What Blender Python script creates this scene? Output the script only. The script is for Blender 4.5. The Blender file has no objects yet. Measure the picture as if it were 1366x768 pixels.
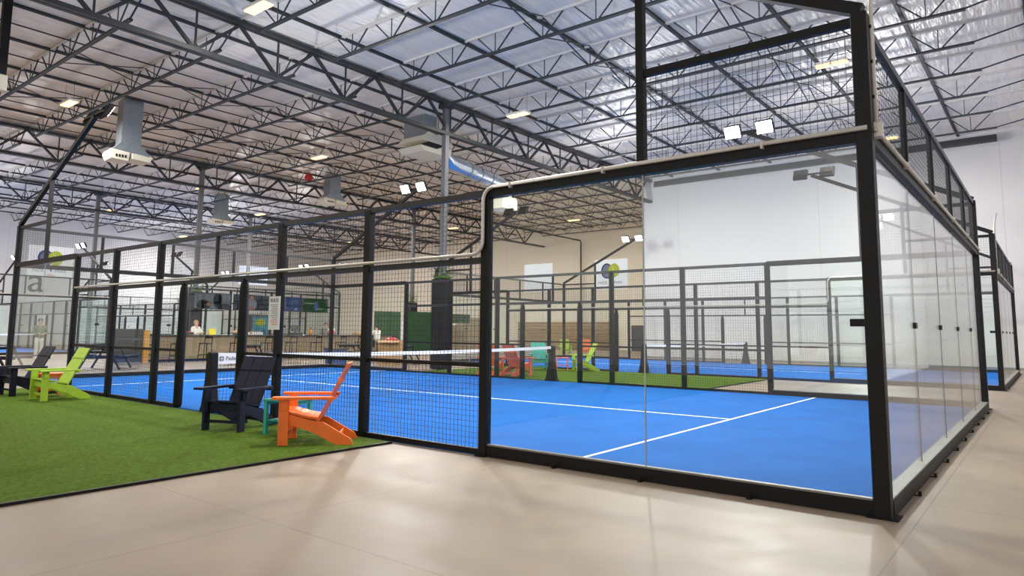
import bpy, bmesh, math, random
from mathutils import Vector, Matrix
random.seed(7)
sc = bpy.context.scene
COL = sc.collection
PI = math.pi

# ------------------------------------------------------------------ materials
def lin(c):
    return tuple(((v/255)/12.92 if v/255 <= .04045 else ((v/255+.055)/1.055)**2.4) for v in c)+(1,)

def mat(name, rgb, rough=.5, metal=0., var=.08, scale=6., bump=0., stretch=None, spec=None):
    m = bpy.data.materials.new(name); m.use_nodes = True
    nt = m.node_tree; b = nt.nodes['Principled BSDF']
    b.inputs['Roughness'].default_value = rough; b.inputs['Metallic'].default_value = metal
    if spec is not None: b.inputs['Specular IOR Level'].default_value = spec
    tc = nt.nodes.new('ShaderNodeTexCoord')
    mp = nt.nodes.new('ShaderNodeMapping'); nt.links.new(tc.outputs['Object'], mp.inputs[0])
    if stretch: mp.inputs['Scale'].default_value = stretch
    n = nt.nodes.new('ShaderNodeTexNoise'); n.inputs['Scale'].default_value = scale
    n.inputs['Detail'].default_value = 4
    nt.links.new(mp.outputs[0], n.inputs['Vector'])
    r = nt.nodes.new('ShaderNodeValToRGB')
    c = lin(rgb)
    r.color_ramp.elements[0].position = .3; r.color_ramp.elements[1].position = .7
    r.color_ramp.elements[0].color = tuple(v*(1-var) for v in c[:3])+(1,)
    r.color_ramp.elements[1].color = tuple(min(1, v*(1+var)) for v in c[:3])+(1,)
    nt.links.new(n.outputs['Fac'], r.inputs[0]); nt.links.new(r.outputs[0], b.inputs['Base Color'])
    if bump:
        bp = nt.nodes.new('ShaderNodeBump'); bp.inputs['Strength'].default_value = bump
        bp.inputs['Distance'].default_value = .05
        nt.links.new(n.outputs['Fac'], bp.inputs['Height']); nt.links.new(bp.outputs[0], b.inputs['Normal'])
    return m

def emis(name, rgb, strength):
    m = bpy.data.materials.new(name); m.use_nodes = True
    nt = m.node_tree; nt.nodes.clear()
    e = nt.nodes.new('ShaderNodeEmission'); e.inputs[0].default_value = lin(rgb); e.inputs[1].default_value = strength
    o = nt.nodes.new('ShaderNodeOutputMaterial'); nt.links.new(e.outputs[0], o.inputs[0])
    return m

def glass_mat():
    m = bpy.data.materials.new('clear tempered glass'); m.use_nodes = True
    nt = m.node_tree; nt.nodes.clear()
    t = nt.nodes.new('ShaderNodeBsdfTransparent'); t.inputs[0].default_value = (.955, .98, .97, 1)
    g = nt.nodes.new('ShaderNodeBsdfGlossy'); g.inputs['Roughness'].default_value = 0.0
    g.inputs[0].default_value = (1, 1, 1, 1)
    f = nt.nodes.new('ShaderNodeFresnel')
    gm = nt.nodes.new('ShaderNodeNewGeometry'); mr = nt.nodes.new('ShaderNodeMapRange')   # same index on leaving the pane as on entering it
    mr.inputs[3].default_value = 1.5; mr.inputs[4].default_value = 1/1.5
    nt.links.new(gm.outputs['Backfacing'], mr.inputs[0]); nt.links.new(mr.outputs[0], f.inputs['IOR'])
    mx = nt.nodes.new('ShaderNodeMixShader'); o = nt.nodes.new('ShaderNodeOutputMaterial')
    nt.links.new(f.outputs[0], mx.inputs[0]); nt.links.new(t.outputs[0], mx.inputs[1]); nt.links.new(g.outputs[0], mx.inputs[2])
    nt.links.new(mx.outputs[0], o.inputs[0])
    return m

def concrete_mat():
    m = mat('polished beige concrete', (151, 134, 116), .42, var=.17, scale=.55)
    nt = m.node_tree; b = nt.nodes['Principled BSDF']
    src = b.inputs['Base Color'].links[0].from_socket
    tc = nt.nodes['Texture Coordinate']
    n2 = nt.nodes.new('ShaderNodeTexNoise'); n2.inputs['Scale'].default_value = 3.2; n2.inputs['Detail'].default_value = 8
    nt.links.new(tc.outputs['Object'], n2.inputs['Vector'])
    r2 = nt.nodes.new('ShaderNodeValToRGB'); r2.color_ramp.elements[0].position = .35; r2.color_ramp.elements[1].position = .65
    r2.color_ramp.elements[0].color = (.88, .88, .89, 1); r2.color_ramp.elements[1].color = (1, 1, 1, 1)
    nt.links.new(n2.outputs['Fac'], r2.inputs[0])
    mul = nt.nodes.new('ShaderNodeMixRGB'); mul.blend_type = 'MULTIPLY'; mul.inputs[0].default_value = 1
    nt.links.new(src, mul.inputs[1]); nt.links.new(r2.outputs[0], mul.inputs[2])
    # saw-cut joints
    sx = nt.nodes.new('ShaderNodeSeparateXYZ'); nt.links.new(tc.outputs['Object'], sx.inputs[0])
    outs = []
    for ax, off, per in (('X', .68, 3.72), ('Y', -.22, 3.72)):
        a = nt.nodes.new('ShaderNodeMath'); a.operation = 'SUBTRACT'; a.inputs[1].default_value = off
        nt.links.new(sx.outputs[ax], a.inputs[0])
        w = nt.nodes.new('ShaderNodeMath'); w.operation = 'PINGPONG'; w.inputs[1].default_value = per/2
        nt.links.new(a.outputs[0], w.inputs[0])
        l = nt.nodes.new('ShaderNodeMath'); l.operation = 'LESS_THAN'; l.inputs[1].default_value = .006
        nt.links.new(w.outputs[0], l.inputs[0]); outs.append(l)
    mxx = nt.nodes.new('ShaderNodeMath'); mxx.operation = 'MAXIMUM'
    nt.links.new(outs[0].outputs[0], mxx.inputs[0]); nt.links.new(outs[1].outputs[0], mxx.inputs[1])
    mix = nt.nodes.new('ShaderNodeMixRGB'); mix.inputs[2].default_value = lin((128, 112, 98))
    nt.links.new(mxx.outputs[0], mix.inputs[0]); nt.links.new(mul.outputs[0], mix.inputs[1])
    nt.links.new(mix.outputs[0], b.inputs['Base Color'])
    rr = nt.nodes.new('ShaderNodeMapRange'); rr.inputs[3].default_value = .36; rr.inputs[4].default_value = .62
    nt.links.new(n2.outputs['Fac'], rr.inputs[0]); nt.links.new(rr.outputs[0], b.inputs['Roughness'])
    return m

def wall_mat(name, rgb):
    m = mat(name, rgb, .7, var=.02, scale=.4)
    nt = m.node_tree; b = nt.nodes['Principled BSDF']; src = b.inputs['Base Color'].links[0].from_socket
    tc = nt.nodes['Texture Coordinate']
    sx = nt.nodes.new('ShaderNodeSeparateXYZ'); nt.links.new(tc.outputs['Object'], sx.inputs[0])
    ad = nt.nodes.new('ShaderNodeMath'); ad.operation = 'ADD'
    nt.links.new(sx.outputs['X'], ad.inputs[0]); nt.links.new(sx.outputs['Y'], ad.inputs[1])
    w = nt.nodes.new('ShaderNodeMath'); w.operation = 'PINGPONG'; w.inputs[1].default_value = 3.6
    nt.links.new(ad.outputs[0], w.inputs[0])
    l = nt.nodes.new('ShaderNodeMath'); l.operation = 'LESS_THAN'; l.inputs[1].default_value = .02
    nt.links.new(w.outputs[0], l.inputs[0])
    mix = nt.nodes.new('ShaderNodeMixRGB'); c = lin(rgb); mix.inputs[2].default_value = (c[0]*.86, c[1]*.86, c[2]*.86, 1)
    nt.links.new(l.outputs[0], mix.inputs[0]); nt.links.new(src, mix.inputs[1]); nt.links.new(mix.outputs[0], b.inputs['Base Color'])
    return m

def ceiling_mat():
    m = mat('foil faced roof insulation', (244, 236, 226), .34, metal=.0, var=.06, scale=1.2, stretch=(.5, 2.2, 1), spec=.9)
    nt = m.node_tree; b = nt.nodes['Principled BSDF']
    tc = nt.nodes['Texture Coordinate']
    mp = nt.nodes.new('ShaderNodeMapping'); mp.inputs['Scale'].default_value = (.55, 3.5, 1)
    nt.links.new(tc.outputs['Object'], mp.inputs[0])
    n = nt.nodes.new('ShaderNodeTexNoise'); n.inputs['Scale'].default_value = 1.6; n.inputs['Detail'].default_value = 5
    nt.links.new(mp.outputs[0], n.inputs['Vector'])
    bp = nt.nodes.new('ShaderNodeBump'); bp.inputs['Strength'].default_value = .9; bp.inputs['Distance'].default_value = .12
    nt.links.new(n.outputs['Fac'], bp.inputs['Height']); nt.links.new(bp.outputs[0], b.inputs['Normal'])
    return m

def screen_mat(name, base, spots, strength=.9):
    """a lit screen: base colour with a few soft blobs, in object space (x across, z up)"""
    m = bpy.data.materials.new(name); m.use_nodes = True
    nt = m.node_tree; nt.nodes.clear()
    tc = nt.nodes.new('ShaderNodeTexCoord')
    cur = None
    rgb = nt.nodes.new('ShaderNodeRGB'); rgb.outputs[0].default_value = lin(base); cur = rgb.outputs[0]
    for (x, z, rx, rz, c) in spots:
        mp = nt.nodes.new('ShaderNodeMapping'); mp.vector_type = 'POINT'
        mp.inputs['Location'].default_value = (-x/rx, 0, -z/rz); mp.inputs['Scale'].default_value = (1/rx, 0, 1/rz)
        nt.links.new(tc.outputs['Object'], mp.inputs[0])
        ln = nt.nodes.new('ShaderNodeVectorMath'); ln.operation = 'LENGTH'; nt.links.new(mp.outputs[0], ln.inputs[0])
        l = nt.nodes.new('ShaderNodeMapRange'); l.inputs[1].default_value = .85; l.inputs[2].default_value = 1.1
        l.inputs[3].default_value = 1; l.inputs[4].default_value = 0
        nt.links.new(ln.outputs['Value'], l.inputs[0])
        mx = nt.nodes.new('ShaderNodeMixRGB'); mx.inputs[2].default_value = lin(c)
        nt.links.new(l.outputs[0], mx.inputs[0]); nt.links.new(cur, mx.inputs[1]); cur = mx.outputs[0]
    e = nt.nodes.new('ShaderNodeEmission'); e.inputs[1].default_value = strength; nt.links.new(cur, e.inputs[0])
    o = nt.nodes.new('ShaderNodeOutputMaterial'); nt.links.new(e.outputs[0], o.inputs[0])
    return m

M = {}
M['black'] = mat('black powder coated steel', (13, 13, 14), .5, var=.1, spec=.3)
M['pad'] = mat('black vinyl padding', (18, 18, 20), .6, var=.15, bump=.1, spec=.3)
M['steel'] = mat('dark grey painted roof steel', (48, 53, 58), .5, var=.12)
M['column'] = mat('grey painted column steel', (104, 106, 110), .5, var=.06)
M['purlin'] = mat('near black roof purlin', (40, 42, 46), .6, var=.1)
M['conduit'] = mat('galvanised conduit', (205, 200, 192), .35, .3, var=.05)
M['alu'] = mat('brushed aluminium', (142, 140, 134), .5, .2, var=.05)
M['glass'] = glass_mat()
M['joint_dark'] = mat('green grey pane joint', (96, 108, 106), .4, var=.03)
M['joint'] = mat('pale silicone joint', (176, 186, 186), .4, var=.03)
M['wire'] = mat('black welded wire', (40, 42, 46), .5)
M['blue'] = mat('blue court turf', (0, 90, 168), .9, var=.10, scale=1.3, bump=.05, spec=.15)
M['line'] = mat('white court line', (238, 240, 245), .8, var=.02)
M['turf'] = mat('green artificial turf', (80, 104, 30), .95, var=.30, scale=26, bump=.5, spec=.1)
M['concrete'] = concrete_mat()
M['white_wall'] = wall_mat('white tilt up wall', (216, 214, 213))
M['warm_wall'] = wall_mat('cream tilt up wall', (240, 230, 214))
M['ceiling'] = ceiling_mat()
M['wrap'] = mat('insulation wrapped chord', (216, 212, 208), .5, var=.04)
M['rail'] = mat('black rail greyed by overhead light', (44, 45, 47), .4, var=.1)  # lighter than the black posts: overhead light painted into the colour
M['white'] = mat('white paint', (236, 236, 238), .5, var=.02)
M['cream'] = mat('cream plastic housing', (226, 220, 202), .5, var=.03)
M['sheet'] = mat('galvanised sheet metal', (150, 160, 168), .35, .7, var=.08)
M['foil'] = mat('silver duct', (190, 200, 210), .22, .9, var=.05, scale=12, bump=.2, stretch=(1, 1, 1))
M['navy'] = mat('navy poly lumber', (22, 26, 46), .55, var=.12, scale=9, spec=.25)
M['orange'] = mat('orange poly lumber', (246, 116, 32), .45, var=.06, scale=9)
M['lime'] = mat('lime poly lumber', (168, 200, 52), .5, var=.07, scale=9)
M['teal'] = mat('aqua poly lumber', (58, 172, 158), .5, var=.06, scale=9)
M['coral'] = mat('coral poly lumber', (236, 108, 84), .5, var=.06, scale=9)
M['dark_top'] = mat('dark counter top', (66, 62, 58), .35, var=.12)
M['wood'] = mat('tan plywood cladding', (166, 148, 122), .6, var=.14, scale=3, stretch=(1, 1, 6))
M['wood2'] = mat('brown pallet wood', (150, 118, 78), .65, var=.2, scale=3, stretch=(1, 1, 5))
M['amber_wood'] = mat('amber pine post', (214, 156, 74), .55, var=.1, scale=3)
M['card'] = mat('brown cardboard', (196, 156, 108), .8, var=.06)
M['green_wall'] = mat('dark green hedge matting', (26, 74, 30), .9, var=.35, scale=30, bump=.6)
M['leaf'] = mat('green leaves', (92, 130, 44), .7, var=.3, scale=20)
M['red'] = mat('red plastic', (200, 40, 44), .4)
M['pink'] = mat('pink plastic', (232, 70, 110), .4)
M['yellow'] = mat('yellow card', (236, 216, 48), .6)
M['bluepaint'] = mat('blue paint', (28, 78, 150), .5)
M['greybox'] = mat('dark grey plastic', (58, 60, 62), .5)
M['lamp_warm'] = emis('warm lamp lens', (255, 205, 135), 7)
M['lamp_white'] = emis('white flood lens', (255, 253, 248), 40)
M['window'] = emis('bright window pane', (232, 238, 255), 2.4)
M['projection_glow'] = emis('glowing projection panel', (246, 244, 248), 1.75)  # glow stands in for projector light thrown on the wall
M['skin'] = mat('skin', (214, 168, 140), .5, var=.04)
M['hair'] = mat('dark brown hair', (44, 32, 26), .6)
M['blond'] = mat('blond hair', (190, 150, 96), .6)
M['sage'] = mat('sage green jumper', (128, 138, 120), .8)
M['whitecloth'] = mat('white cotton', (234, 232, 228), .8)
M['blackcloth'] = mat('black cotton', (28, 28, 32), .8)
M['greycloth'] = mat('grey cotton', (126, 126, 128), .8)
M['logo_blue'] = mat('navy projected logo', (40, 60, 128), .6)
M['logo_grey'] = mat('grey blue projected logo', (120, 140, 165), .6)
M['logo_lime'] = mat('lime projected logo', (200, 216, 40), .6)
M['ink'] = mat('grey ink', (110, 112, 124), .7)
M['redink'] = mat('red ink', (205, 60, 60), .7)
M['bottle'] = mat('amber liquid bottle', (226, 150, 40), .2)

# ------------------------------------------------------------------ mesh helpers
class MB:
    def __init__(s): s.bm = bmesh.new()
    def box(s, lo, hi):
        x0, y0, z0 = lo; x1, y1, z1 = hi
        v = [s.bm.verts.new(p) for p in ((x0,y0,z0),(x1,y0,z0),(x1,y1,z0),(x0,y1,z0),(x0,y0,z1),(x1,y0,z1),(x1,y1,z1),(x0,y1,z1))]
        for f in ((3,2,1,0),(4,5,6,7),(0,1,5,4),(1,2,6,5),(2,3,7,6),(3,0,4,7)): s.bm.faces.new([v[i] for i in f])
        return s
    def cbox(s, c, d): return s.box([c[i]-d[i]/2 for i in range(3)], [c[i]+d[i]/2 for i in range(3)])
    def bar(s, a, b, w, h, up=(0,0,1)):
        a = Vector(a); b = Vector(b); d = (b-a).normalized(); u = Vector(up)
        r = d.cross(u)
        if r.length < 1e-4: r = d.cross(Vector((1,0,0)))
        r.normalize(); u = r.cross(d)
        v = []
        for p in (a, b):
            for i, j in ((-1,-1),(1,-1),(1,1),(-1,1)): v.append(s.bm.verts.new(p+r*(i*w/2)+u*(j*h/2)))
        for f in ((3,2,1,0),(4,5,6,7),(0,1,5,4),(1,2,6,5),(2,3,7,6),(3,0,4,7)): s.bm.faces.new([v[i] for i in f])
        return s
    def tube(s, pts, r, n=8, cap=True):
        pts = [Vector(p) for p in pts]; rings = []
        ref = None
        for i, p in enumerate(pts):
            d = (pts[min(i+1, len(pts)-1)]-pts[max(i-1, 0)]).normalized()
            if ref is None:
                ref = d.cross(Vector((0,0,1)))
                if ref.length < 1e-3: ref = d.cross(Vector((1,0,0)))
            ref = (ref-d*ref.dot(d)).normalized(); q = d.cross(ref)
            rr = r[i] if isinstance(r, (list, tuple)) else r
            rings.append([s.bm.verts.new(p+(ref*math.cos(t)+q*math.sin(t))*rr) for t in [2*PI*k/n for k in range(n)]])
        for a, b in zip(rings, rings[1:]):
            for k in range(n): s.bm.faces.new((a[k], a[(k+1)%n], b[(k+1)%n], b[k]))
        if cap:
            s.bm.faces.new(rings[0][::-1]); s.bm.faces.new(rings[-1])
        return s
    def prism(s, prof, axis, a, b):
        """extrude a 2D outline: axis 1 = outline in xz extruded in y, axis 0 = outline in yz extruded in x, axis 2 = xy in z"""
        def P(p, t): return (t, p[0], p[1]) if axis == 0 else ((p[0], t, p[1]) if axis == 1 else (p[0], p[1], t))
        A = [s.bm.verts.new(P(p, a)) for p in prof]; B = [s.bm.verts.new(P(p, b)) for p in prof]
        s.bm.faces.new(A); s.bm.faces.new(B[::-1]); n = len(prof)
        for k in range(n): s.bm.faces.new((A[(k+1)%n], A[k], B[k], B[(k+1)%n]))
        return s
    def ball(s, c, r, sub=2):
        g = bmesh.ops.create_icosphere(s.bm, subdivisions=sub, radius=1)
        for v in g['verts']:
            v.co = Vector(c)+Vector([v.co[i]*(r[i] if isinstance(r, (tuple, list)) else r) for i in range(3)])
        return s
    def lathe(s, prof, n=16, c=(0,0,0)):
        rings = [[s.bm.verts.new((c[0]+r*math.cos(2*PI*k/n), c[1]+r*math.sin(2*PI*k/n), c[2]+z)) for k in range(n)] for r, z in prof]
        for a, b in zip(rings, rings[1:]):
            for k in range(n): s.bm.faces.new((a[k], a[(k+1)%n], b[(k+1)%n], b[k]))
        s.bm.faces.new(rings[0][::-1]); s.bm.faces.new(rings[-1]); return s
    def mesh(s, name, m, bevel=0, smooth=False):
        bmesh.ops.recalc_face_normals(s.bm, faces=s.bm.faces[:])
        if bevel:
            bmesh.ops.bevel(s.bm, geom=s.bm.edges[:], offset=bevel, segments=1, affect='EDGES', profile=.5)
        me = bpy.data.meshes.new(name); s.bm.to_mesh(me); s.bm.free()
        if smooth:
            for p in me.polygons: p.use_smooth = True
        me.materials.append(m); return me
    def obj(s, name, m, parent=None, bevel=0, smooth=False, loc=None):
        return put(name, s.mesh(name, m, bevel, smooth), parent, loc)

def put(name, me, parent=None, loc=None, rot=None):
    o = bpy.data.objects.new(name, me); COL.objects.link(o)
    if parent: o.parent = parent
    if loc: o.location = loc
    if rot: o.rotation_euler = rot
    return o

def thing(name, label, cat, loc=(0,0,0), rz=0, group=None):
    o = bpy.data.objects.new(name, None); COL.objects.link(o); o.empty_display_size = .2
    o.location = loc; o.rotation_euler = (0, 0, rz)
    return tag(o, label, cat, group)
def tag(o, label=None, cat=None, group=None, kind=None):
    if label: o['label'] = label
    if cat: o['category'] = cat
    if group: o['group'] = group
    if kind: o['kind'] = kind
    return o
def dup(root, loc=None, rz=None, label=None, group=None):
    r = root.copy(); COL.objects.link(r)
    if loc is not None: r.location = loc
    if rz is not None: r.rotation_euler = (0, 0, rz)
    if label: r['label'] = label
    if group: r['group'] = group
    for ch in list(root.children):
        c = ch.copy(); COL.objects.link(c); c.parent = r
        for g in list(ch.children):
            d = g.copy(); COL.objects.link(d); d.parent = c
    return r
def recolor(root, a, b):
    """give a copied thing its own colour: meshes are copied, slot material replaced"""
    cache = {}
    for o in list(root.children)+[g for c in root.children for g in c.children]:
        if o.type == 'MESH' and o.data.materials[0] == a:
            if o.data not in cache:
                me = o.data.copy(); me.materials[0] = b; cache[o.data] = me
            o.data = cache[o.data]
def text_mesh(s, size, depth=.004):
    cu = bpy.data.curves.new('lettering', 'FONT'); cu.body = s; cu.size = size; cu.extrude = depth/2; cu.align_x = 'CENTER'; cu.align_y = 'CENTER'
    o = bpy.data.objects.new('lettering', cu); COL.objects.link(o)
    bpy.context.view_layer.update()
    me = bpy.data.meshes.new_from_object(o.evaluated_get(bpy.context.evaluated_depsgraph_get()))
    bpy.data.objects.remove(o); return me
def text(name, s, size, m, parent, loc, rot):
    me = text_mesh(s, size); me.materials.clear(); me.materials.append(m)
    return put(name, me, parent, loc, rot)
def arc(c, r, a0, a1, n, plane):
    out = []
    for k in range(n+1):
        t = a0+(a1-a0)*k/n; u, v = r*math.cos(t), r*math.sin(t)
        out.append((c[0]+u, c[1], c[2]+v) if plane == 'xz' else (c[0], c[1]+u, c[2]+v))
    return out

# ------------------------------------------------------------------ camera (solved from the court's corners)
F_PX, DY = 914.158, -43.928
CAM = Vector((-6.0163, -1.10007, 1.38788)); yaw, pit, rol = .66611, .11071, .00884
Fv = Vector((math.cos(yaw)*math.cos(pit), math.sin(yaw)*math.cos(pit), math.sin(pit)))
R0 = Fv.cross(Vector((0,0,1))).normalized(); U0 = R0.cross(Fv)
Rv = R0*math.cos(rol)+U0*math.sin(rol); Uv = U0*math.cos(rol)-R0*math.sin(rol)
cd = bpy.data.cameras.new('camera'); cam = bpy.data.objects.new('camera', cd); COL.objects.link(cam)
mw = Matrix((Rv, Uv, -Fv)).transposed().to_4x4(); mw.translation = CAM; cam.matrix_world = mw
cd.sensor_fit = 'HORIZONTAL'; cd.sensor_width = 36; cd.lens = 36*F_PX/1366
cd.shift_x = 0; cd.shift_y = DY/1366
cd.clip_start = .05; cd.clip_end = 300
sc.camera = cam

# ------------------------------------------------------------------ setting
Y_S, Y_N, X_E1, X_E2, X_W = -3.2, 61.0, 28.6, 42.0, -20.0
JOG = 16.75
H_DECK = 9.965
def struct(name, mb, m, **k):
    o = mb.obj(name, m, **k); o['kind'] = 'structure'; return o
struct('floor', MB().box((X_W-2, Y_S-.2, -.2), (X_E2+.2, Y_N+.2, 0)), M['concrete'])
struct('ceiling', MB().box((X_W, Y_S-.2, H_DECK), (X_E2+.2, Y_N+.2, H_DECK+.15)), M['ceiling'])
struct('wall_east', MB().box((X_E1, Y_S, 0), (X_E1+.2, JOG, H_DECK)), M['white_wall'])
struct('wall_east_return', MB().box((X_E1+.2, JOG-.2, 0), (X_E2, JOG, 9.3)), M['warm_wall'])
struct('wall_east_rear', MB().box((X_E2, JOG-.2, 0), (X_E2+.2, Y_N, H_DECK)), M['warm_wall'])
struct('wall_north', MB().box((X_W, Y_N, 0), (X_E2+.2, Y_N+.2, H_DECK)), M['white_wall'])
struct('wall_south', MB().box((-4, Y_S-.2, 0), (X_E1+.2, Y_S, H_DECK)), M['white_wall'])
struct('wall_west_unseen', MB().box((X_W-.2, 12.3, 0), (X_W, Y_N+.2, H_DECK)), M['white_wall'])  # unseen wall, its end shaped so daylight veils one near glass pane
struct('baseboard_east', MB().box((X_E1-.02, Y_S, 0), (X_E1, JOG, .1)), M['alu'])
# high bright window in the north wall
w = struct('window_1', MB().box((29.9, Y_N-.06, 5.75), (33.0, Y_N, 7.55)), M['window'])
fr = MB()
for a, b in (((29.8,Y_N-.1,5.65),(33.1,Y_N,5.75)), ((29.8,Y_N-.1,7.55),(33.1,Y_N,7.65)), ((29.8,Y_N-.1,5.75),(29.9,Y_N,7.55)), ((33.0,Y_N-.1,5.75),(33.1,Y_N,7.55))): fr.box(a, b)
fr.obj('window_frame', M['white'], w)

# ------------------------------------------------------------------ green turf strips
def turf(x0, y0, x1, y1, label):
    t = thing('turf_strip', label, 'turf', (x0, y0, 0))
    MB().box((0, 0, 0), (x1-x0, y1-y0, .022)).obj('turf_pile', M['turf'], t)
    e = MB().box((0, -.03, 0), (x1-x0, 0, .026)); e.obj('edge_trim', M['black'], t)
    return t
turf(-15, 5.42, -.115, 17.2, 'green artificial turf in the foreground with black edging, left of the nearest court')
turf(10.12, 5.75, 15.36, 15.85, 'green artificial turf strip lying between the nearest court and the one beyond it')

# ------------------------------------------------------------------ padel courts
def court_floor(x0, y0, label):
    t = thing('court_floor', label, 'court', (x0, y0, 0), group='blue padel courts')
    MB().box((-.02, -.02, 0), (10.02, 20.02, .015)).obj('blue_turf', M['blue'], t)
    for a, b in (((.0, 3.025), (10, 3.075)), ((0, 16.925), (10, 16.975)), ((4.975, 3.05), (5.025, 9.98)), ((4.975, 10.02), (5.025, 16.95))):
        MB().box((a[0], a[1], .0151), (b[0], b[1], .018)).obj('court_line', M['line'], t)
    return t

def wire_mesh(name, w, h, wire=.0032, pitch=.06):
    """welded 50 mm grid in the local xz plane, origin at lower left"""
    mb = MB(); n = max(2, round(w/pitch)); m_ = max(2, round(h/pitch))
    for i in range(n+1):
        x = w*i/n; mb.cbox((x, -.0025, h/2), (wire, wire, h))
    for j in range(m_+1):
        z = h*j/m_; mb.cbox((w/2, .0025, z), (w, wire, wire))
    return mb.mesh(name, M['wire'])
_wm = {}
def mesh_panel(parent, a, w, h, axis):
    k = (round(w, 3), round(h, 3))
    if k not in _wm: _wm[k] = wire_mesh('mesh_panel', w, h)
    return put('mesh_panel', _wm[k], parent, a, (0, 0, PI/2 if axis == 'y' else 0))
_gl = {}
def glass_panel(parent, a, w, h, axis):
    k = (round(w, 3), round(h, 3))
    if k not in _gl: _gl[k] = MB().box((0, -.006, 0), (w, .006, h)).mesh('glass_panel', M['glass'])
    o = put('glass_panel', _gl[k], parent, a, (0, 0, PI/2 if axis == 'y' else 0))
    return o
_bx = {}
def boxpart(name, parent, lo, hi, m, bevel=0):
    d = tuple(round(hi[i]-lo[i], 4) for i in range(3)); k = (name, d, m.name, bevel)
    if k not in _bx: _bx[k] = MB().box((0,0,0), d).mesh(name, m, bevel)
    return put(name, _bx[k], parent, lo)

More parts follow.
